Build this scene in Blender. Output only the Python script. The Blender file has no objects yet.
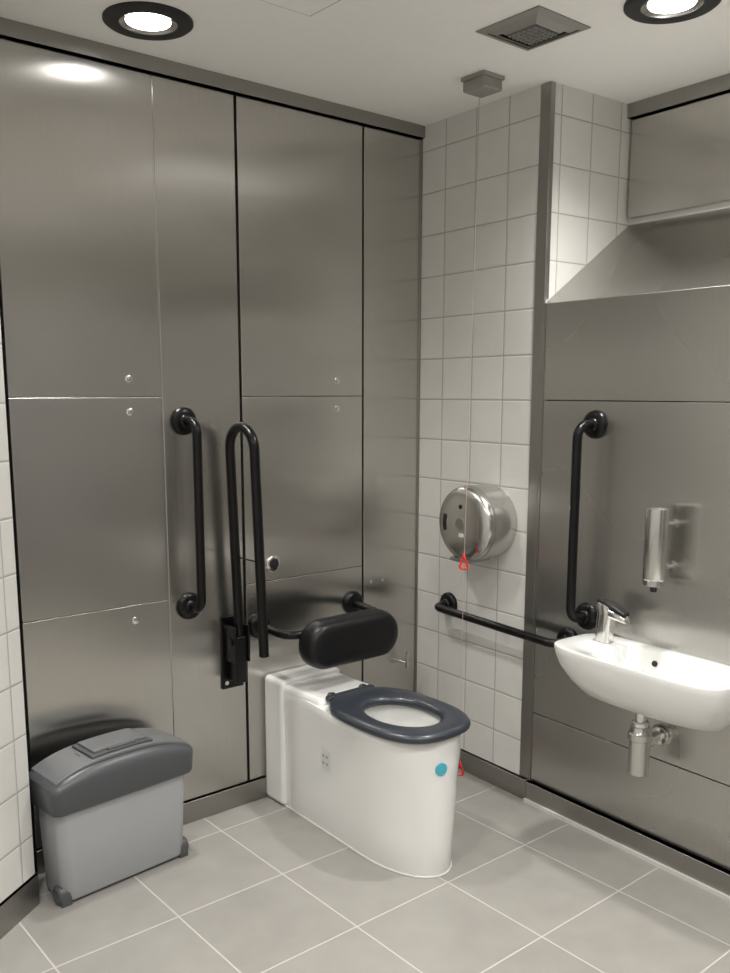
import bpy, bmesh, math
from mathutils import Vector, Matrix
S=bpy.context.scene
S.view_settings.view_transform='Standard'
S.view_settings.look='None'
S.view_settings.exposure=0.0
CEIL=2.668
# ---------------------------------------------------------------- materials
def newmat(name):
    m=bpy.data.materials.new(name); m.use_nodes=True
    nt=m.node_tree; b=nt.nodes['Principled BSDF']
    return m,nt,b
def N(nt,t,**k):
    n=nt.nodes.new(t)
    for a,v in k.items(): setattr(n,a,v)
    return n
def mth(nt,op,a,b=None,c=None):
    n=N(nt,'ShaderNodeMath',operation=op)
    for i,v in enumerate((a,b,c)):
        if v is None: continue
        if isinstance(v,(int,float)): n.inputs[i].default_value=v
        else: nt.links.new(v,n.inputs[i])
    return n.outputs[0]
def plain(name,col,rough=.5,metal=0,coat=0,var=0.06,nscale=30,bump=0.0,spec=.5):
    m,nt,b=newmat(name)
    tc=N(nt,'ShaderNodeTexCoord'); nz=N(nt,'ShaderNodeTexNoise'); nz.inputs['Scale'].default_value=nscale
    nt.links.new(tc.outputs['Object'],nz.inputs['Vector'])
    mr=N(nt,'ShaderNodeMapRange'); mr.inputs['To Min'].default_value=1-var; mr.inputs['To Max'].default_value=1+var
    nt.links.new(nz.outputs['Fac'],mr.inputs['Value'])
    hs=N(nt,'ShaderNodeHueSaturation'); hs.inputs['Color'].default_value=(*col,1)
    nt.links.new(mr.outputs[0],hs.inputs['Value']); nt.links.new(hs.outputs[0],b.inputs['Base Color'])
    b.inputs['Roughness'].default_value=rough; b.inputs['Metallic'].default_value=metal
    b.inputs['Coat Weight'].default_value=coat; b.inputs['Specular IOR Level'].default_value=spec
    if bump:
        bp=N(nt,'ShaderNodeBump'); bp.inputs['Strength'].default_value=bump; bp.inputs['Distance'].default_value=.002
        nt.links.new(nz.outputs['Fac'],bp.inputs['Height']); nt.links.new(bp.outputs[0],b.inputs['Normal'])
    return m
def steel(name,col=(.57,.555,.525),rough=.25,aniso=.84,stretch=(50,50,1.0),wob=.32):
    m,nt,b=newmat(name)
    tc=N(nt,'ShaderNodeTexCoord'); mp=N(nt,'ShaderNodeMapping'); mp.inputs['Scale'].default_value=stretch
    nt.links.new(tc.outputs['Object'],mp.inputs['Vector'])
    nz=N(nt,'ShaderNodeTexNoise'); nz.inputs['Scale'].default_value=6; nz.inputs['Detail'].default_value=3
    nt.links.new(mp.outputs[0],nz.inputs['Vector'])
    n2=N(nt,'ShaderNodeTexNoise'); n2.inputs['Scale'].default_value=1.7; n2.inputs['Detail'].default_value=0
    nt.links.new(tc.outputs['Object'],n2.inputs['Vector'])
    r1=N(nt,'ShaderNodeMapRange'); r1.inputs['To Min'].default_value=rough-.03; r1.inputs['To Max'].default_value=rough+.03
    nt.links.new(n2.outputs['Fac'],r1.inputs['Value']); nt.links.new(r1.outputs[0],b.inputs['Roughness'])
    r2=N(nt,'ShaderNodeMapRange'); r2.inputs['To Min'].default_value=.91; r2.inputs['To Max'].default_value=1.09
    nt.links.new(nz.outputs['Fac'],r2.inputs['Value'])
    hs=N(nt,'ShaderNodeHueSaturation'); hs.inputs['Color'].default_value=(*col,1)
    nt.links.new(r2.outputs[0],hs.inputs['Value']); nt.links.new(hs.outputs[0],b.inputs['Base Color'])
    b.inputs['Metallic'].default_value=1
    b.inputs['Anisotropic'].default_value=aniso; b.inputs['Anisotropic Rotation'].default_value=.25
    tg=N(nt,'ShaderNodeCombineXYZ'); tg.inputs[2].default_value=1.0
    nt.links.new(tg.outputs[0],b.inputs['Tangent'])
    if wob:
        n3=N(nt,'ShaderNodeTexNoise'); n3.inputs['Scale'].default_value=1.9; n3.inputs['Detail'].default_value=0
        nt.links.new(tc.outputs['Object'],n3.inputs['Vector'])
        b2=N(nt,'ShaderNodeBump'); b2.inputs['Strength'].default_value=wob; b2.inputs['Distance'].default_value=.03
        nt.links.new(n3.outputs['Fac'],b2.inputs['Height'])
        nt.links.new(b2.outputs[0],b.inputs['Normal'])
    return m
def tiles(name,au,av,u0,v0,s,g,col,grout,rough,var=.05,mottle=.03,bump=.6,su=None):
    m,nt,b=newmat(name)
    tc=N(nt,'ShaderNodeTexCoord'); sp=N(nt,'ShaderNodeSeparateXYZ'); nt.links.new(tc.outputs['Object'],sp.inputs[0])
    cells=[];ds=[]
    for a,o,s1 in ((au,u0,su or s),(av,v0,s)):
        q=mth(nt,'DIVIDE',mth(nt,'SUBTRACT',sp.outputs[a],o),s1)
        cells.append(mth(nt,'FLOOR',q)); fr=mth(nt,'FRACT',q)
        ds.append(mth(nt,'MULTIPLY',mth(nt,'MINIMUM',fr,mth(nt,'SUBTRACT',1.0,fr)),s1))
    d=mth(nt,'MINIMUM',ds[0],ds[1])
    mr=N(nt,'ShaderNodeMapRange',interpolation_type='SMOOTHSTEP'); nt.links.new(d,mr.inputs['Value'])
    mr.inputs['From Min'].default_value=g*.7; mr.inputs['From Max'].default_value=g*1.3
    cb=N(nt,'ShaderNodeCombineXYZ'); nt.links.new(cells[0],cb.inputs[0]); nt.links.new(cells[1],cb.inputs[1])
    wn=N(nt,'ShaderNodeTexWhiteNoise',noise_dimensions='3D'); nt.links.new(cb.outputs[0],wn.inputs['Vector'])
    nz=N(nt,'ShaderNodeTexNoise'); nz.inputs['Scale'].default_value=9; nz.inputs['Detail'].default_value=6
    nt.links.new(tc.outputs['Object'],nz.inputs['Vector'])
    v=mth(nt,'ADD',mth(nt,'MULTIPLY_ADD',wn.outputs['Value'],var,1-var/2),mth(nt,'MULTIPLY_ADD',nz.outputs['Fac'],mottle*4,-mottle*2))
    hs=N(nt,'ShaderNodeHueSaturation'); hs.inputs['Color'].default_value=(*col,1); nt.links.new(v,hs.inputs['Value'])
    mx=N(nt,'ShaderNodeMix',data_type='RGBA'); nt.links.new(mr.outputs[0],mx.inputs[0])
    mx.inputs[6].default_value=(*grout,1); nt.links.new(hs.outputs[0],mx.inputs[7])
    nt.links.new(mx.outputs[2],b.inputs['Base Color'])
    rr=N(nt,'ShaderNodeMapRange'); nt.links.new(mr.outputs[0],rr.inputs['Value'])
    rr.inputs['To Min'].default_value=.9; rr.inputs['To Max'].default_value=rough; nt.links.new(rr.outputs[0],b.inputs['Roughness'])
    m2=N(nt,'ShaderNodeMapRange',interpolation_type='SMOOTHSTEP'); nt.links.new(d,m2.inputs['Value'])
    m2.inputs['From Min'].default_value=g*.5; m2.inputs['From Max'].default_value=g*3
    bp=N(nt,'ShaderNodeBump'); bp.inputs['Strength'].default_value=bump; bp.inputs['Distance'].default_value=.0015
    nt.links.new(m2.outputs[0],bp.inputs['Height']); nt.links.new(bp.outputs[0],b.inputs['Normal'])
    return m
def emis(name,col,st):
    m,nt,b=newmat(name); b.inputs['Base Color'].default_value=(*col,1)
    b.inputs['Emission Color'].default_value=(*col,1); b.inputs['Emission Strength'].default_value=st
    return m
M_steel=steel('brushed_steel')
M_steelH=steel('brushed_steel_trim',(.36,.35,.33),.38,.2,wob=0)
M_steelR=steel('brushed_steel_dull',(.52,.51,.485),.27,.84)
M_chrome=plain('chrome',(.75,.74,.72),.12,1,var=.02)
M_satin=plain('satin_steel',(.6,.59,.565),.25,1,var=.03)
M_dark=plain('dark_gap',(.02,.02,.02),.8)
M_lightgap=plain('pale_sealant',(.6,.59,.56),.4)
M_black=plain('black_nylon',(.004,.004,.004),.28,0,0,spec=.3)
M_pad=plain('black_vinyl',(.005,.005,.006),.38,0,0,bump=.1,nscale=300,spec=.35)
M_cer=plain('white_ceramic',(.82,.82,.80),.12,0,.6,var=.01)
M_seat=plain('slate_plastic',(.028,.034,.044),.3,0,.2)
M_ceil=plain('ceiling_paint',(.90,.885,.855),.85,var=.02)
M_wallp=plain('wall_paint',(.66,.65,.63),.7,var=.03)
M_red=plain('red_plastic',(.75,.03,.02),.4)
M_cord=plain('cord',(.50,.36,.33),.7)
M_grey=plain('grey_bin_plastic',(.36,.37,.385),.42,bump=.08,nscale=400)
M_greyd=plain('dark_grey_plastic',(.07,.075,.08),.34,bump=.05,nscale=400)
M_greyl=plain('mid_grey_plastic',(.15,.155,.16),.32)
M_blk2=plain('black_rubber',(.010,.010,.010),.5)
M_box=plain('taupe_metal',(.27,.258,.235),.45)
M_label=plain('paper_label',(.68,.68,.66),.6)
M_ink=plain('label_ink',(.35,.35,.35),.6)
M_teal=plain('teal_sticker',(.07,.42,.52),.4)
M_doorAdded=plain('added_door_dark',(.10,.10,.11),.45,var=.03)
M_tileW=tiles('tile_white_yz',1,2,-.148-.345,1.565,.167,.0022,(.68,.672,.64),(.38,.37,.35),.2,su=.1725)
M_tileX=tiles('tile_white_xz',0,2,.06,1.565,.167,.0022,(.68,.672,.64),(.38,.37,.35),.2)
M_floor=tiles('floor_tile',0,1,-1.11,-.53,.39,.0025,(.315,.302,.278),(.50,.485,.45),.30,.08,.07,.4)
M_lamp=emis('lamp_lens',(1,.98,.95),9)
# ---------------------------------------------------------------- mesh helpers
def mesh(name,verts,faces,mat,parent=None,smooth=False,bevel=0,seg=3,auto=None,recalc=True):
    me=bpy.data.meshes.new(name); me.from_pydata([tuple(v) for v in verts],[],faces)
    if recalc:
        bm=bmesh.new(); bm.from_mesh(me); bmesh.ops.recalc_face_normals(bm,faces=bm.faces); bm.to_mesh(me); bm.free()
    ob=bpy.data.objects.new(name,me); S.collection.objects.link(ob)
    if mat: me.materials.append(mat)
    if smooth or bevel:
        for p in me.polygons: p.use_smooth=True
    if bevel:
        md=ob.modifiers.new('bev','BEVEL'); md.width=bevel; md.segments=seg; md.limit_method='ANGLE'; md.angle_limit=math.radians(40)
        md.harden_normals=True
    elif smooth and auto:
        me.set_sharp_from_angle(angle=math.radians(auto))
    if parent: ob.parent=parent
    return ob
def box(name,a,b,mat,parent=None,bevel=0,seg=3):
    x0,y0,z0=[min(a[i],b[i]) for i in range(3)]; x1,y1,z1=[max(a[i],b[i]) for i in range(3)]
    v=[(x0,y0,z0),(x1,y0,z0),(x1,y1,z0),(x0,y1,z0),(x0,y0,z1),(x1,y0,z1),(x1,y1,z1),(x0,y1,z1)]
    f=[(0,3,2,1),(4,5,6,7),(0,1,5,4),(1,2,6,5),(2,3,7,6),(3,0,4,7)]
    return mesh(name,v,f,mat,parent,bevel=bevel,seg=seg)
def empty(name):
    e=bpy.data.objects.new(name,None); S.collection.objects.link(e); e.empty_display_size=.05; return e
def loft(name,loops,mat,parent=None,cap0=True,cap1=True,smooth=True,auto=40,closed=False):
    n=len(loops[0]); v=[p for l in loops for p in l]; f=[]
    L=len(loops)
    for i in range(L if closed else L-1):
        j=(i+1)%L
        for k in range(n):
            f.append((i*n+k,i*n+(k+1)%n,j*n+(k+1)%n,j*n+k))
    if not closed:
        if cap0: f.append(tuple(range(n-1,-1,-1)))
        if cap1: f.append(tuple((L-1)*n+k for k in range(n)))
    return mesh(name,v,f,mat,parent,smooth=smooth,auto=auto)
def frame(ax):
    ax=Vector(ax).normalized(); t=Vector((0,0,1)) if abs(ax.z)<.9 else Vector((1,0,0))
    u=ax.cross(t).normalized(); w=ax.cross(u).normalized(); return u,w,ax
def lathe(name,c,axis,prof,mat,parent=None,n=48,auto=40):
    """prof = [(dist along axis, radius)]"""
    c=Vector(c);u,w,ax=frame(axis); loops=[]
    for d,r in prof:
        r=max(r,1e-4)
        loops.append([c+ax*d+u*(r*math.cos(2*math.pi*k/n))+w*(r*math.sin(2*math.pi*k/n)) for k in range(n)])
    return loft(name,loops,mat,parent,auto=auto)
def rpath(pts,r,seg=8):
    pts=[Vector(p) for p in pts]; out=[pts[0]]
    for i in range(1,len(pts)-1):
        p,a,b=pts[i],(pts[i-1]-pts[i]),(pts[i+1]-pts[i])
        rr=min(r,a.length*.5,b.length*.5)
        A=p+a.normalized()*rr;B=p+b.normalized()*rr
        ang=a.angle(b)
        wgt=math.sin(ang/2)
        for k in range(seg+1):
            t=k/seg; b0=(1-t)**2; b1=2*t*(1-t)*wgt; b2=t*t; s_=b0+b1+b2
            q=(A*b0+p*b1+B*b2)/s_
            if (q-out[-1]).length>1e-5: out.append(q)
    if (pts[-1]-out[-1]).length>1e-5: out.append(pts[-1])
    return out
def tube(name,pts,r,mat,parent=None,n=20):
    pts=[Vector(p) for p in pts]; loops=[]
    T=(pts[1]-pts[0]).normalized(); u,w,_=frame(T)
    for i,p in enumerate(pts):
        if i==0:t=pts[1]-pts[0]
        elif i==len(pts)-1:t=pts[-1]-pts[-2]
        else:t=(pts[i+1]-p).normalized()+(p-pts[i-1]).normalized()
        t.normalize(); q=T.rotation_difference(t); u=q@u; w=q@w; T=t
        loops.append([p+u*(r*math.cos(2*math.pi*k/n))+w*(r*math.sin(2*math.pi*k/n)) for k in range(n)])
    return loft(name,loops,mat,parent,auto=60)
def flange(name,c,axis,parent,r=.05,t=.022,mat=None):
    return lathe(name,c,axis,[(0,r),(t*.3,r),(t*.65,r*.93),(t*.9,r*.75),(t,r*.45),(t,0)],mat or M_black,parent)
def disc(name,c,axis,r,mat,parent,t=.002,n=32):
    return lathe(name,c,axis,[(0,r),(t,r),(t,0)],mat,parent,n=n)
# ---------------------------------------------------------------- room shell
YB=-3.7; XL=-3.5; LX=-1.745; EX,EY=-1.81,-.175
ang=math.radians(35.5); dirL=Vector((-math.cos(ang),-math.sin(ang),0))
tL=(XL-EX)/dirL.x; PL=Vector((EX,EY,0))+dirL*tL
box('floor',(XL-.1,YB-.1,-.1),(.6,.15,0),M_floor)
box('ceiling',(XL-.1,YB-.1,CEIL),(.6,.15,CEIL+.1),M_ceil)
wb=box('wall_back',(LX-.12,.02,0),(.0,.12,CEIL),M_dark)
wl=box('wall_left',(0,0,0),(tL+.1,.1,CEIL),M_tileX)
wl.location=(EX,EY,0); wl.rotation_euler=(0,0,math.atan2(dirL.y,dirL.x)); wl.scale=(1,-1,1)
sk=box('baseboard_left',(0,-.012,0),(tL,0,.1),M_steelH); sk.location=wl.location; sk.rotation_euler=wl.rotation_euler; sk.scale=(1,-1,1)
# short return between the steel wall and the tiled left wall
v_=[(LX,.02),(EX,EY),(EX-.08,EY+.03),(LX-.08,.1)]
mesh('wall_left_return',[(x,y,0) for x,y in v_]+[(x,y,CEIL) for x,y in v_],[(0,1,2,3),(7,6,5,4),(0,1,5,4),(1,2,6,5),(2,3,7,6),(3,0,4,7)],M_steelH)
box('wall_side',(XL-.1,YB,0),(XL,PL.y+.1,CEIL),M_wallp)
box('wall_front',(XL,YB-.1,0),(.5,YB,CEIL),M_wallp)
# unseen dark door added behind the camera to give the steel reflections contrast
d_=empty('added_door_1')
box('added_door_leaf',(-1.55,YB+.002,.01),(-.55,YB+.045,2.1),M_doorAdded,d_,bevel=.003)
box('added_door_jamb_1',(-1.61,YB,0),(-1.555,YB+.06,2.16),M_steelH,d_); box('added_door_jamb_2',(-.545,YB,0),(-.49,YB+.06,2.16),M_steelH,d_)
box('added_door_head',(-1.61,YB,2.105),(-.49,YB+.06,2.16),M_steelH,d_)
tube('added_door_handle',[(-1.42,YB+.09,1.0),(-1.35,YB+.09,1.0),(-1.28,YB+.09,1.0)],.01,M_satin,d_)
def wpanel(name,x0,x1,z0,z1,t=.02):
    box(name,(x0,0,z0),(x1,t,z1),M_steel,wb,bevel=.002,seg=2)
g=.0035
ZT=CEIL-.05
wpanel('panel_1',LX+.004,-1.219-g,.865+.001,1.58-.001); wpanel('panel_2',LX+.004,-1.219-g,1.58+.001,ZT)
wpanel('panel_3',LX+.004,-1.219-g,.085,.865-.001)
wpanel('panel_4',-1.219+g*.6,-.899-g*1.6,.085,ZT)
wpanel('panel_5',-.899+g*1.6,-.314-g*1.3,1.58+.001,ZT); wpanel('panel_6',-.899+g*1.6,-.314-g*1.3,.875+.001,1.58-.001)
wpanel('panel_7',-.899+g*1.6,-.314-g*1.3,.085,.875-.001); wpanel('panel_8',-.314+g*1.3,-.003,.085,ZT)
box('seam_strip',(-1.219-g,.003,.085),(-1.219+g*.6,.02,ZT),M_satin,wb)
box('trim_1',(LX,-.02,ZT+.003),(0,.02,CEIL),M_steelH,bevel=.002)
box('baseboard_back',(LX,-.012,0),(-.001,.02,.083),M_steelH,bevel=.002)
k=0
for x,z in ((-1.34,1.64),(-1.34,1.53),(-.45,1.64),(-.45,1.53),(-1.35,.81)):
    k+=1; lathe('screw_%d'%k,(x,0.001,z),(0,-1,0),[(0,.013),(.003,.013),(.005,.009),(.005,0)],M_chrome,wb,n=24)
for x,z in ((-.27,.80),(-.205,.80)):
    k+=1; lathe('screw_%d'%k,(x,0.001,z),(0,-1,0),[(0,.007),(.002,.007),(.003,.005),(.003,0)],M_chrome,wb,n=24)
# ---- everything fixed to the right wall is built on x=0 and then turned about the corner
before=set(bpy.data.objects)
KY=1.055
YC=-.69; XR=.47; ZB=1.913
col=box('wall_right',(0.0,YC,0),(.62,.02,CEIL),M_tileW)
col.data.materials.append(M_tileX)
for p in col.data.polygons:
    if abs(p.normal.y)>.9: p.material_index=1
box('trim_2',(-.004,YC-.003,0.0),(0.006,YC+.045,CEIL-.001),M_steelH,bevel=.0015)
box('trim_3',(-.004,YC-.004,1.93),(0.02,YC+.002,CEIL-.001),M_steelH,bevel=.0015)
box('trim_4',(-.006,-.008,.09),(0,0,CEIL-.05),M_steelH)
box('baseboard_right',(-.018,YC+.0,0),(0,-.014,.085),M_steelH,bevel=.002)
wr=box('wall_boxing',(0.02,YB,0),(XR+.1,YC,ZB-.03),M_dark)
wu=box('wall_upper',(XR,YB,ZB-.03),(XR+.1,YC,CEIL),M_wallp)
def rp(name,z0,z1):
    box(name,(0,YB,z0),(.02,YC-.012,z1),M_steelR,wr,bevel=.002,seg=2)
rp('panel_1',.085,.362);rp('panel_2',.365,1.5645);rp('panel_3',1.5675,ZB)
box('edge_trim',(-.003,YC-.012,.0),(.02,YC-.004,ZB),M_steelH,wr)
ZS=2.235
mesh('sloped_top',[(0.004,YC-.002,ZB+.001),(0.004,YB,ZB+.001),(XR,YB,ZS),(XR,YC-.002,ZS),(0.004,YC-.002,ZB-.02),(0.004,YB,ZB-.02),(XR,YB,ZB-.02),(XR,YC-.002,ZB-.02)],
  [(0,1,2,3),(4,5,1,0),(4,0,3,7),(7,6,5,4),(1,5,6,2),(2,6,7,3)],M_steelR,wr)
box('upper_panel',(XR-.03,YB,ZS+.02),(XR,YC-.012,CEIL-.058),M_steel,wu,bevel=.002)
box('trim_5',(XR-.045,YB,CEIL-.052),(XR,YC-.002,CEIL),M_steelH,bevel=.002)
box('baseboard_boxing',(-.022,YB,0),(.02,YC-.005,.083),M_steelH,bevel=.002)
box('trim_6',(-.032,YB,0),(-.022,YC-.005,.014),M_lightgap)

def grabrail(p0,p1,nrm,off,r=.0165):
    e=empty('grab_rail'); p0=Vector(p0);p1=Vector(p1);n=Vector(nrm)
    flange('flange_1',p0,n,e); flange('flange_2',p1,n,e)
    tube('bar',rpath([p0+n*.005,p0+n*off,p1+n*off,p1+n*.005],.055,10),r,M_black,e)
    for i,p in enumerate((p0,p1)): lathe('collar_%d'%i,p+n*.018,n,[(0,.026),(.008,.022),(.012,.017),(.012,0)],M_black,e)
    return e
y_=-.896*KY
grabrail((0,y_,1.485),(0,y_,.80),(-1,0,0),.095)
grabrail((0,-.215,.705),(0,-.82*KY,.69),(-1,0,0),.085)
# paper dispenser
e=empty('toilet_roll_dispenser'); py_=-.45; pz=1.09; R0=.147
lathe('drum',(0,py_,pz),(-1,0,0),[(0,R0*.96),(.02,R0*.96),(.022,R0),(.128,R0),(.142,R0*.985),(.152,R0*.95),(.159,R0*.88),(.165,R0*.7),(.169,R0*.4),(.170,0)],M_satin,e,n=72)
lathe('seam_ring',(-.121,py_,pz),(-1,0,0),[(0,R0*1.0),(.0,R0*1.008),(.004,R0*1.008),(.004,R0*1.0)],M_steelH,e,n=72)
lathe('hub_recess',(-.1675,py_,pz),(-1,0,0),[(0,.024),(.004,.024),(.004,.018),(.003,.018),(.003,0)],M_steelH,e,n=32)
lathe('lock',(-.165,py_,pz+.068),(-1,0,0),[(0,.009),(.005,.009),(.006,0)],M_blk2,e,n=24)
vv=[];ff=[]
for r_,xx in ((.083,-.1690),(.102,-.1668)):
    for k in range(15):
        a=math.radians(-20+40*k/14); vv.append((xx,py_+r_*math.cos(a),pz+r_*math.sin(a)))
for k in range(14): ff.append((k,k+1,15+k+1,15+k))
mesh('level_window',vv,ff,M_blk2,e)
box('outlet_lip',(-.155,py_-.03,pz-.154),(-.03,py_+.07,pz-.139),M_steelH,e,bevel=.003)
box('sticker',(-.1705,py_-.02,pz-.05),(-.1675,py_+.005,pz-.035),M_label,e)
# soap dispenser
e=empty('soap_dispenser'); sx,sy=-.085,-1.205*KY
lathe('cylinder',(sx,sy,.98),(0,0,1),[(0,0),(0,.030),(.004,.035),(.02,.036),(.022,.0345),(.024,.036),(.242,.036),(.250,.035),(.254,.028),(.255,0)],M_satin,e,n=48)
lathe('nozzle',(sx,sy,.96),(0,0,1),[(0,.010),(.022,.012),(.022,0)],M_blk2,e,n=24)
for i,z in enumerate((1.035,1.175)):
    tube('arm_%d'%i,[(sx,sy,z),(0,sy,z)],.009,M_satin,e); disc('rosette_%d'%i,(0,sy,z),(-1,0,0),.018,M_satin,e,.006)
# basin
B=empty('wash_basin'); by0,by1=-.99,-1.63; bcy=(by0+by1)/2
def bl(hx0,hx1,hy,z,ex=4,n=96,cyo=0):
    cx_=(hx0+hx1)/2; hx=abs(hx1-hx0)/2; o=[]
    for k in range(n):
        an=2*math.pi*k/n; c_,s_=math.cos(an),math.sin(an)
        r=(abs(c_/hx)**ex+abs(s_/hy)**ex)**(-1/ex)
        o.append(Vector((cx_+r*c_,bcy+cyo+r*s_,z)))
    return o
zt=.757
L=[bl(-.03,-.13,.17,.568,2.5),bl(-.012,-.17,.215,.573,2.6),bl(-.004,-.225,.262,.598,3),bl(-.002,-.255,.288,.64,3.4),bl(-.001,-.28,.308,.69,4),bl(-.001,-.288,.317,.73,4.4),bl(-.001,-.29,.320,zt-.006,4.6),
   bl(-.003,-.288,.318,zt-.001,4.6),bl(-.006,-.284,.314,zt,4.6),
   bl(-.055,-.272,.238,zt-.001,4,cyo=-.060),bl(-.060,-.267,.233,zt-.006,4,cyo=-.060),bl(-.068,-.258,.220,zt-.05,3.4,cyo=-.060),bl(-.085,-.235,.18,zt-.10,2.8,cyo=-.05),bl(-.11,-.18,.09,zt-.125,2.2,cyo=-.03),bl(-.13,-.16,.02,zt-.128,2,cyo=-.02)]
loft('bowl',L,M_cer,B,auto=50)
lathe('drain',(-.145,bcy-.02,zt-.129),(0,0,1),[(0,.022),(.004,.022),(.005,.016),(.002,.012),(.002,0)],M_chrome,B,n=32)
lathe('overflow_ring',(-.0655,bcy+.03,zt-.040),(-1,0,.15),[(0,.013),(.003,.013),(.003,0)],M_chrome,B,n=24)
lathe('overflow',(-.067,bcy+.03,zt-.040),(-1,0,.15),[(0,.010),(.003,.010),(.003,0)],M_blk2,B,n=24)
tpx,tpy=-.10,-1.10
t=empty('sensor_tap')
lathe('base_ring',(tpx,tpy,zt-.001),(0,0,1),[(0,.029),(.005,.029),(.007,.025),(.007,0)],M_chrome,t)
def rl(c,ax1,ax2,a,b,ex=3.5,n=32):
    c=Vector(c);o=[];ax1=Vector(ax1).normalized();ax2=Vector(ax2).normalized()
    for k in range(n):
        an=2*math.pi*k/n; c_,s_=math.cos(an),math.sin(an); r=(abs(c_/a)**ex+abs(s_/b)**ex)**(-1/ex)
        o.append(c+ax1*(r*c_)+ax2*(r*s_))
    return o
X=(1,0,0)
loft('body',[rl((tpx,tpy,zt+.003),X,(0,1,0),.026,.027),rl((tpx,tpy-.001,zt+.06),X,(0,1,0),.025,.027),rl((tpx,tpy-.003,zt+.10),X,(0,1,.1),.025,.029),rl((tpx,tpy-.002,zt+.125),X,(0,1,.15),.024,.030),rl((tpx,tpy,zt+.134),X,(0,1,.2),.019,.026)],M_chrome,t)
loft('spout',[rl((tpx,tpy,zt+.108),X,(0,.2,1),.022,.020),rl((tpx,tpy-.045,zt+.102),X,(0,.2,1),.021,.017),rl((tpx,tpy-.080,zt+.095),X,(0,.3,1),.019,.014),rl((tpx,tpy-.090,zt+.090),X,(0,.5,1),.015,.010)],M_chrome,t)
loft('sensor_cap',[rl((tpx,tpy+.026,zt+.140),X,(0,.3,1),.017,.005),rl((tpx,tpy-.01,zt+.138),X,(0,.3,1),.022,.009),rl((tpx,tpy-.052,zt+.124),X,(0,.3,1),.021,.009),rl((tpx,tpy-.084,zt+.110),X,(0,.3,1),.016,.005)],M_blk2,t)
q=empty('bottle_trap'); tx,ty=-.12,-1.275
lathe('tailpipe',(tx,ty,.48),(0,0,1),[(0,.018),(.087,.018),(.087,0)],M_chrome,q,n=32)
lathe('upper_nut',(tx,ty,.51),(0,0,1),[(0,.026),(0,.026),(.018,.028),(.022,.024),(.022,0)],M_chrome,q,n=32)
lathe('bottle',(tx,ty,.345),(0,0,1),[(0,0),(0,.028),(.006,.034),(.12,.034),(.124,.039),(.145,.039),(.150,.034),(.168,.030),(.172,.02),(.172,0)],M_satin,q,n=40)
tube('outlet_pipe',[(tx,ty,.455),(tx*.5,ty,.455),(-.002,ty,.455)],.018,M_chrome,q)
lathe('outlet_nut',(tx+.03,ty,.455),(1,0,0),[(0,.024),(.02,.026),(.024,.02),(.024,0)],M_chrome,q,n=32)
lathe('pipe_rosette',(0,ty,.455),(-1,0,0),[(0,.038),(.006,.038),(.018,.030),(.02,.02),(.02,0)],M_chrome,q,n=40)
RW=Matrix.Rotation(math.radians(-3.0),4,'Z')
for o in set(bpy.data.objects)-before:
    if o.parent is None: o.matrix_world=RW
# ---------------------------------------------------------------- ceiling things
def downlight(c,power,nm='ceiling_downlight',soft=.06,cone=146):
    e=empty(nm); x,y=c
    lathe('bezel',(x,y,CEIL),(0,0,-1),[(0,.13),(.006,.13),(.012,.122),(.012,.085),(.004,.078),(.0,.076),(0,.13)],M_blk2,e,n=64)
    lathe('reflector',(x,y,CEIL-.001),(0,0,-1),[(0,.084),(.009,.084),(.002,.066),(.002,0)],M_chrome,e,n=48)
    lathe('lens',(x,y,CEIL-.003),(0,0,-1),[(0,.066),(.003,.064),(.006,.05),(.007,0)],M_lamp,e,n=48)
    l=bpy.data.lights.new('lamp','SPOT'); l.energy=power; l.spot_size=math.radians(cone); l.spot_blend=1.0; l.shadow_soft_size=soft
    l.color=(1,.98,.945)
    o=bpy.data.objects.new('lamp',l); S.collection.objects.link(o); o.location=(x,y,CEIL-.03); o.parent=e
    return e
P=106
downlight((-1.363,-.27),P*.75,soft=.08,cone=124); downlight((-.297,-1.313),P)
downlight((-1.45,-2.3),P); downlight((-2.6,-1.5),P); downlight((-.6,-3.0),P); downlight((-2.7,-3.1),P)
v=empty('ceiling_vent_diffuser')
vx,vy=-.448,-.945
def sqring(name,h0,z0,h1,z1,mat):
    a=[(vx+s*h0,vy+t*h0,z0) for s,t in((-1,-1),(1,-1),(1,1),(-1,1))]; b=[(vx+s*h1,vy+t*h1,z1) for s,t in((-1,-1),(1,-1),(1,1),(-1,1))]
    c2=[(p[0],p[1],p[2]+.003) for p in b]; d=[(p[0],p[1],p[2]+.003) for p in a]
    loft(name,[a,b,c2,d],mat,v,smooth=False,closed=True,auto=None)
sqring('frame',.12,CEIL-.004,.098,CEIL-.010,M_box)
sqring('louvre_1',.096,CEIL-.006,.075,CEIL-.016,M_box)
sqring('louvre_2',.073,CEIL-.006,.056,CEIL-.016,M_box)
box('grid_plate',(vx-.054,vy-.054,CEIL-.018),(vx+.054,vy+.054,CEIL-.012),M_greyl,v)
box('dark_void',(vx-.11,vy-.11,CEIL-.004),(vx+.11,vy+.11,CEIL),M_blk2,v)
for i in range(6):
    o=-.045+i*.018
    box('grid_bar_%d'%i,(vx+o-.002,vy-.054,CEIL-.021),(vx+o+.002,vy+.054,CEIL-.017),M_box,v)
    box('grid_cross_%d'%i,(vx-.054,vy+o-.002,CEIL-.021),(vx+.054,vy+o+.002,CEIL-.017),M_box,v)
ah=empty('ceiling_access_hatch')
box('hatch_frame',(-1.40,-.98,CEIL-.004),(-1.02,-.60,CEIL),M_box,ah,bevel=.001); box('hatch_door',(-1.394,-.974,CEIL-.006),(-1.026,-.606,CEIL-.001),M_ceil,ah,bevel=.001)
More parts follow.
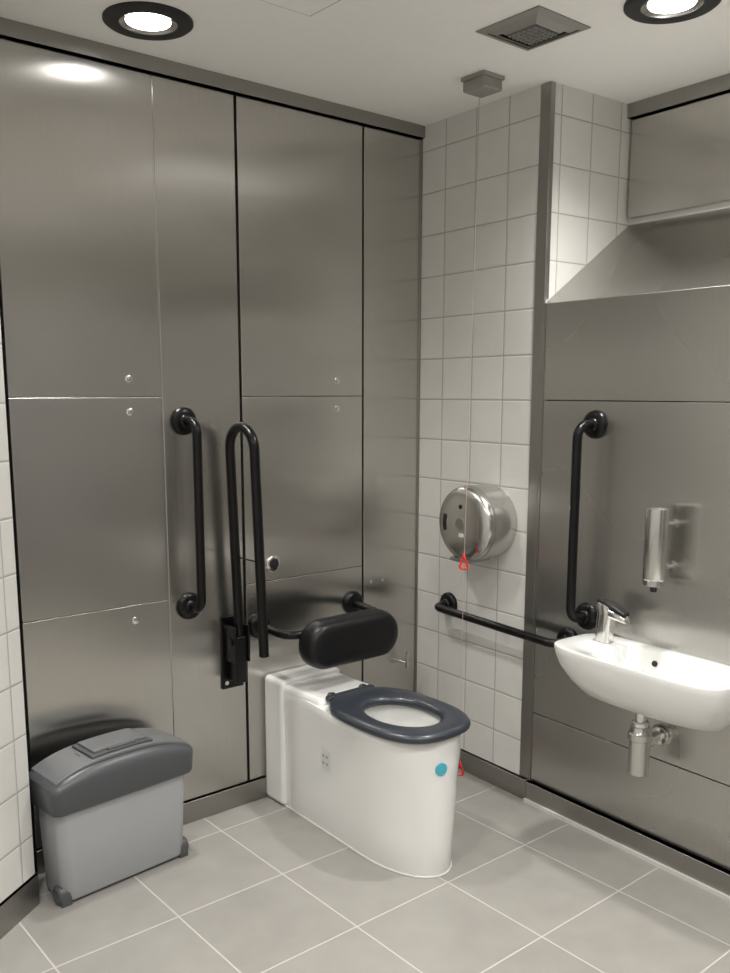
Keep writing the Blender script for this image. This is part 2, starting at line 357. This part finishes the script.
# pull cord
pc=empty('emergency_pull_cord')
box('ceiling_switch_body',(-.300,-.615,CEIL-.05),(-.205,-.515,CEIL-.012),M_box,pc,bevel=.006)
box('ceiling_switch_base',(-.305,-.62,CEIL-.014),(-.20,-.51,CEIL),M_box,pc,bevel=.003)
cx,cy=-.235,-.505
tube('cord',[(cx,cy-.03,CEIL-.04),(cx,cy-.018,1.8),(cx,cy,.9),(cx,cy,.14)],.0011,M_cord,pc,n=8)
def tri(name,z):
    pts=rpath([(cx,cy,z),(cx-.003,cy-.006,z-.01),(cx+.014,cy-.012,z-.055),(cx-.014,cy+.012,z-.055),(cx+.003,cy+.006,z-.01),(cx,cy,z)],.012,5)
    tube(name,pts,.0045,M_red,pc,n=10)
tri('handle_1',.985); tri('handle_2',.15)
# ---------------------------------------------------------------- back wall fittings
grabrail((-1.141,0,1.496),(-1.141,0,.83),(0,-1,0),.095)
e=empty('drop_down_support_rail')
box('mounting_plate',(-1.012,-.010,.485),(-.918,0,.765),M_black,e,bevel=.004)
for i,(dx,z) in enumerate(((-.03,.51),(.03,.51),(-.03,.73),(.03,.73))): disc('bolt_%d'%i,(-.965+dx,-.010,z),(0,-1,0),.008,M_chrome,e,.004)
box('hinge_cheek_1',(-1.0,-.085,.60),(-.992,-.008,.74),M_black,e,bevel=.003)
box('hinge_cheek_2',(-.942,-.085,.60),(-.934,-.008,.74),M_black,e,bevel=.003)
box('hinge_block',(-.99,-.08,.52),(-.944,-.01,.70),M_black,e,bevel=.008)
lathe('hinge_pin',(-1.006,-.055,.68),(1,0,0),[(0,0),(0,.014),(.078,.014),(.078,0)],M_black,e,n=24)
tube('bar',rpath([(-.960,-.055,.62),(-.988,-.055,1.475),(-.988,-.215,1.475),(-.960,-.215,.66)],.079,14),.018,M_black,e)
lathe('end_cap',(-.960,-.215,.662),(0,0,-1),[(0,.019),(.006,.019),(.01,.014),(.011,0)],M_black,e,n=24)
tube('retaining_pin',[(-.972,-.055,1.0),(-.972,-.215,1.0)],.003,M_black,e,n=10)
e=empty('padded_backrest_rail')
flange('flange_1',(-.84,-.0005,.705),(0,-1,0),e); flange('flange_2',(-.37,-.0005,.725),(0,-1,0),e)
tube('bar',rpath([(-.84,-.005,.705),(-.84,-.20,.70),(-.37,-.20,.71),(-.37,-.005,.725)],.07,10),.0165,M_black,e)
def stad(cx,cz,y,w,h,r,n=12):
    out=[]
    for sx,sz,a0 in ((1,1,0),(-1,1,90),(-1,-1,180),(1,-1,270)):
        for k in range(n):
            a=math.radians(a0+90*k/(n-1)); out.append(Vector((cx+sx*(w-r)+r*math.cos(a),y,cz+sz*(h-r)+r*math.sin(a))))
    return out
W,Hh=.220,.092
prof=[(-.225,.86),(-.222,.93),(-.232,.99),(-.255,1.0),(-.285,.98),(-.303,.9),(-.312,.78),(-.316,.5)]
def sc(y,s):
    d=(1-s)*Hh; return stad(-.598,.668,y,W-d,Hh-d,(Hh-d)*.96)
loft('pad',[sc(y,s) for y,s in prof],M_pad,e,auto=60)
box('pad_bracket',(-.70,-.228,.665),(-.52,-.195,.745),M_black,e,bevel=.006)
e=empty('flush_button')
lathe('chrome_ring',(-.77,0,.94),(0,-1,0),[(0,.032),(.006,.032),(.010,.027),(.010,.018),(.006,.018),(.006,0)],M_chrome,e)
lathe('button',(-.77,-.004,.94),(0,-1,0),[(0,.022),(.006,.022),(.008,.016),(.008,0)],M_blk2,e)
# small isolating valve on wall beside the pan
e=empty('isolating_valve')
lathe('valve_body',(-.10,-.05,.40),(0,0,1),[(0,0),(0,.009),(.05,.009),(.052,.006),(.07,.006),(.07,0)],M_satin,e,n=24)
tube('valve_pipe',[(-.10,-.05,.42),(-.10,-.03,.42),(-.10,0,.42)],.006,M_chrome,e)
# ---------------------------------------------------------------- toilet
T=empty('toilet'); TX=-.680
def outline(w,front,back,backw,n=96,b=.24):
    yc=front+b
    pts=[]
    for k in range(n):
        a=2*math.pi*k/n; d=Vector((math.cos(a),math.sin(a)))
        lo,hi=0,1.0
        def inside(p):
            x,y=p
            if y>back: return False
            if y<yc:
                return (abs(x)/w)**2.1+((yc-y)/b)**2.1<1
            t=min(1,(y-yc)/max(1e-6,(back-.12-yc))); t=t*t*(3-2*t)
            return abs(x)<w+(backw-w)*t
        for _ in range(30):
            m=(lo+hi)/2
            if inside((d.x*m,-.6+d.y*m)): lo=m
            else: hi=m
        pts.append((TX+d.x*lo,-.6+d.y*lo))
    return pts
secs=[(0,.126,-.874,.128,-.018),(.012,.129,-.878,.130,-.018),(.12,.137,-.878,.132,-.014),(.24,.148,-.877,.134,-.008),(.34,.160,-.875,.136,-.003),(.41,.171,-.873,.138,0),(.445,.177,-.871,.138,0),(.463,.178,-.869,.138,0),(.472,.172,-.862,.135,0)]
loops=[[Vector((x+o_*min(1,max(0,(-y-.1)/.5)),y,z)) for x,y in outline(w,f,-.06,bw)] for z,w,f,bw,o_ in secs]
def ell(a,b,z,cy=-.63,ex=2.2,n=96):
    o=[]
    for k in range(n):
        an=2*math.pi*k/n; c_,s_=math.cos(an),math.sin(an)
        r=(abs(c_/a)**ex+abs(s_/b)**ex)**(-1/ex)
        o.append(Vector((TX+r*c_,cy+r*s_,z)))
    return o
for a,b,z in ((.125,.175,.472),(.118,.168,.462),(.122,.172,.44),(.115,.16,.38),(.09,.125,.32),(.055,.07,.27),(.045,.055,.2)):
    loops.append(ell(a,b,z))
loft('pan_body',loops,M_cer,T,cap0=True,cap1=True,auto=50)
ol=[(p.x,p.y) for p in loops[1]]
tube('silicone_bead',[(x,y,.002) for x,y in ol]+[(ol[0][0],ol[0][1],.002)],.0045,M_lightgap,T,n=8)
box('rear_box',(TX-.147,-.135,0),(TX+.147,-.0,.508),M_cer,T,bevel=.022,seg=6)
box('rear_shelf',(TX-.137,-.36,.43),(TX+.137,-.09,.494),M_cer,T,bevel=.022,seg=6)
def seatloop(inset,z,inner=False,n=96):
    if inner: return ell(.108+inset,.15+inset,z,-.645,2.1)
    return ell(.190-inset,.264-inset,z,-.626,2.7)
z0=.476
sl=[seatloop(.010,z0),seatloop(.002,z0+.006),seatloop(0,z0+.016),seatloop(.006,z0+.026),seatloop(.018,z0+.031),
    seatloop(.018,z0+.030,True),seatloop(.006,z0+.024,True),seatloop(0,z0+.012,True),seatloop(.004,z0,True)]
loft('seat_ring',sl,M_seat,T,closed=True,auto=60)
box('hinge_bar',(TX-.11,-.380,.486),(TX+.11,-.350,.506),M_seat,T,bevel=.008)
for i,s_ in enumerate((-1,1)): lathe('hinge_%d'%i,(TX+s_*.075,-.348,.48),(0,0,1),[(0,.018),(.020,.018),(.026,.013),(.027,0)],M_satin,T,n=24)
# stickers are laid on the real surface of the pan
def surf(y0,y1,z):
    """points of the left flank of the pan at height z between y0 and y1"""
    for i in range(len(secs)-1):
        if secs[i][0]<=z<=secs[i+1][0]: break
    a,b_=secs[i],secs[i+1]; t_=(z-a[0])/(b_[0]-a[0]); q_=[a[j]+(b_[j]-a[j])*t_ for j in range(5)]
    return [(x+q_[4]*min(1,max(0,(-y-.1)/.5)),y) for x,y in outline(q_[1],q_[2],-.06,q_[3],n=720)]
def sidepatch(nm,y0,y1,z0_,z1_,mat,off):
    def xs(z):
        pts=sorted([(y,x) for x,y in surf(0,0,z) if x<TX]); return pts
    A=xs(z0_);Bq=xs(z1_)
    def at(P_,y):
        for i in range(len(P_)-1):
            if P_[i][0]<=y<=P_[i+1][0]:
                t_=(y-P_[i][0])/max(1e-9,P_[i+1][0]-P_[i][0]); return P_[i][1]*(1-t_)+P_[i+1][1]*t_
        return P_[-1][1]
    vv=[];ff=[]
    for i in range(9):
        y=y0+(y1-y0)*i/8; vv+=[(at(A,y)-off,y,z0_),(at(Bq,y)-off,y,z1_)]
    for i in range(8): ff.append((2*i,2*i+1,2*i+3,2*i+2))
    mesh(nm,vv,ff,mat,T)
sidepatch('label',-.43,-.375,.25,.33,M_label,.0015)
for i in range(2): sidepatch('label_text_%d'%i,-.42,-.408,.267+i*.028,.277+i*.028,M_ink,.0025)
for i in range(2): sidepatch('label_bars_%d'%i,-.398,-.385,.267+i*.028,.277+i*.028,M_ink,.0025)
o=surf(0,0,.375); a0=math.atan2(-.195,-.020); k=int(round((a0%(2*math.pi))/(2*math.pi)*720))
p=Vector((*o[k],.375)); tt=Vector((*o[k+2],.375))-Vector((*o[k-2],.375)); nn=Vector((tt.y,-tt.x,0)).normalized()
disc('round_sticker',p-nn*.002,nn,.022,M_teal,T,.005)
# ---------------------------------------------------------------- sanitary bin
b=empty('sanitary_bin')
def rr(w,d,z,r=.035,n=10,zf=None):
    o=[]
    for sx_,sy_,a0 in ((1,1,0),(-1,1,90),(-1,-1,180),(1,-1,270)):
        for k in range(n):
            a=math.radians(a0+90*k/(n-1)); x=sx_*(w-r)+r*math.cos(a); y=sy_*(d-r)+r*math.sin(a)
            o.append(Vector((x,y,zf(x,y) if zf else z)))
    return o
def rr2(w,d,r,zf,n=12):
    o=[];c=[(w-r,d-r,0),(-(w-r),d-r,90),(-(w-r),-(d-r),180),(w-r,-(d-r),270)]
    for i,(cx_,cy_,a0) in enumerate(c):
        for k in range(7):
            a=math.radians(a0+90*k/6); o.append((cx_+r*math.cos(a),cy_+r*math.sin(a)))
        nx=c[(i+1)%4]; a=math.radians(a0+90)
        p0=Vector(o[-1]); p1=Vector((nx[0]+r*math.cos(math.radians(nx[2])),nx[1]+r*math.sin(math.radians(nx[2]))))
        for k in range(1,n): o.append(tuple(p0.lerp(p1,k/n)))
    return [Vector((x,y,zf(x,y))) for x,y in o]
loft('body',[rr(.222,.072,.012),rr(.226,.076,.02),rr(.232,.082,.2),rr(.238,.087,.34),rr(.238,.087,.37)],M_grey,b)
loft('foot',[rr(.20,.062,0),rr(.2,.062,.015)],M_greyd,b)
def arch(h,amp=.052): return lambda x,y: h+amp*max(0,1-(abs(x)/.26)**2.8)-.006*(y/.09)**2
flat=lambda h: (lambda x,y:h)
loft('lid',[rr2(.242,.088,.03,flat(.310)),rr2(.252,.096,.03,flat(.312)),rr2(.257,.102,.032,flat(.322)),rr2(.260,.106,.032,arch(.388,.014)),rr2(.258,.104,.032,arch(.400,.020)),rr2(.248,.096,.028,arch(.407,.030)),rr2(.225,.078,.025,arch(.405,.047)),rr2(.12,.04,.02,arch(.405)),rr2(.01,.006,.003,arch(.406))],M_greyd,b,auto=35)
def grid(name,x0,x1,y0,y1,f,th,mat,nx=16,bv=.003):
    v_=[];fc=[]
    for i in range(nx+1):
        x=x0+(x1-x0)*i/nx
        v_+=[(x,y0,f(x,y0)),(x,y1,f(x,y1)),(x,y1,f(x,y1)+th),(x,y0,f(x,y0)+th)]
    for i in range(nx):
        for j in range(4): fc.append((4*i+j,4*i+(j+1)%4,4*i+4+(j+1)%4,4*i+4+j))
    fc+=[(0,1,2,3),(4*nx+3,4*nx+2,4*nx+1,4*nx)]
    return mesh(name,v_,fc,mat,b,bevel=bv)
grid('lid_deck',-.238,.238,-.082,.088,arch(.399),.011,M_greyl,24)
grid('flap_surround',-.105,.115,-.068,.07,arch(.405),.011,M_greyd)
grid('flap',-.09,.10,-.05,.06,arch(.407),.015,M_greyl)
grid('flap_grip',-.045,.055,-.062,-.045,arch(.409),.012,M_greyd,8)
for i,s_ in enumerate((-1,1)):
    lathe('pedal_%d'%i,(s_*.205,-.045,.032),(s_,0,0),[(0,.030),(.03,.030),(.036,.024),(.037,0)],M_greyd,b,n=24)
    box('pedal_arm_%d'%i,(s_*.20,-.075,.0),(s_*.235,-.015,.032),M_greyd,b,bevel=.004)
b.location=(-1.532,-.165,0); b.rotation_euler=(0,0,math.radians(5))
# ---------------------------------------------------------------- world + camera
w=bpy.data.worlds.new('w'); S.world=w; w.use_nodes=True; w.node_tree.nodes['Background'].inputs[0].default_value=(.02,.02,.02,1)
cam=bpy.data.cameras.new('camera'); co=bpy.data.objects.new('camera',cam); S.collection.objects.link(co)
co.location=(-2.7065,-2.8417,1.6); co.rotation_euler=(math.radians(90-9.338),0,math.radians(50.41-90))
cam.sensor_fit='HORIZONTAL'; cam.sensor_width=36; cam.lens=900/730*36; cam.shift_x=10/730; cam.shift_y=52.5/730; cam.clip_start=.02
S.camera=co
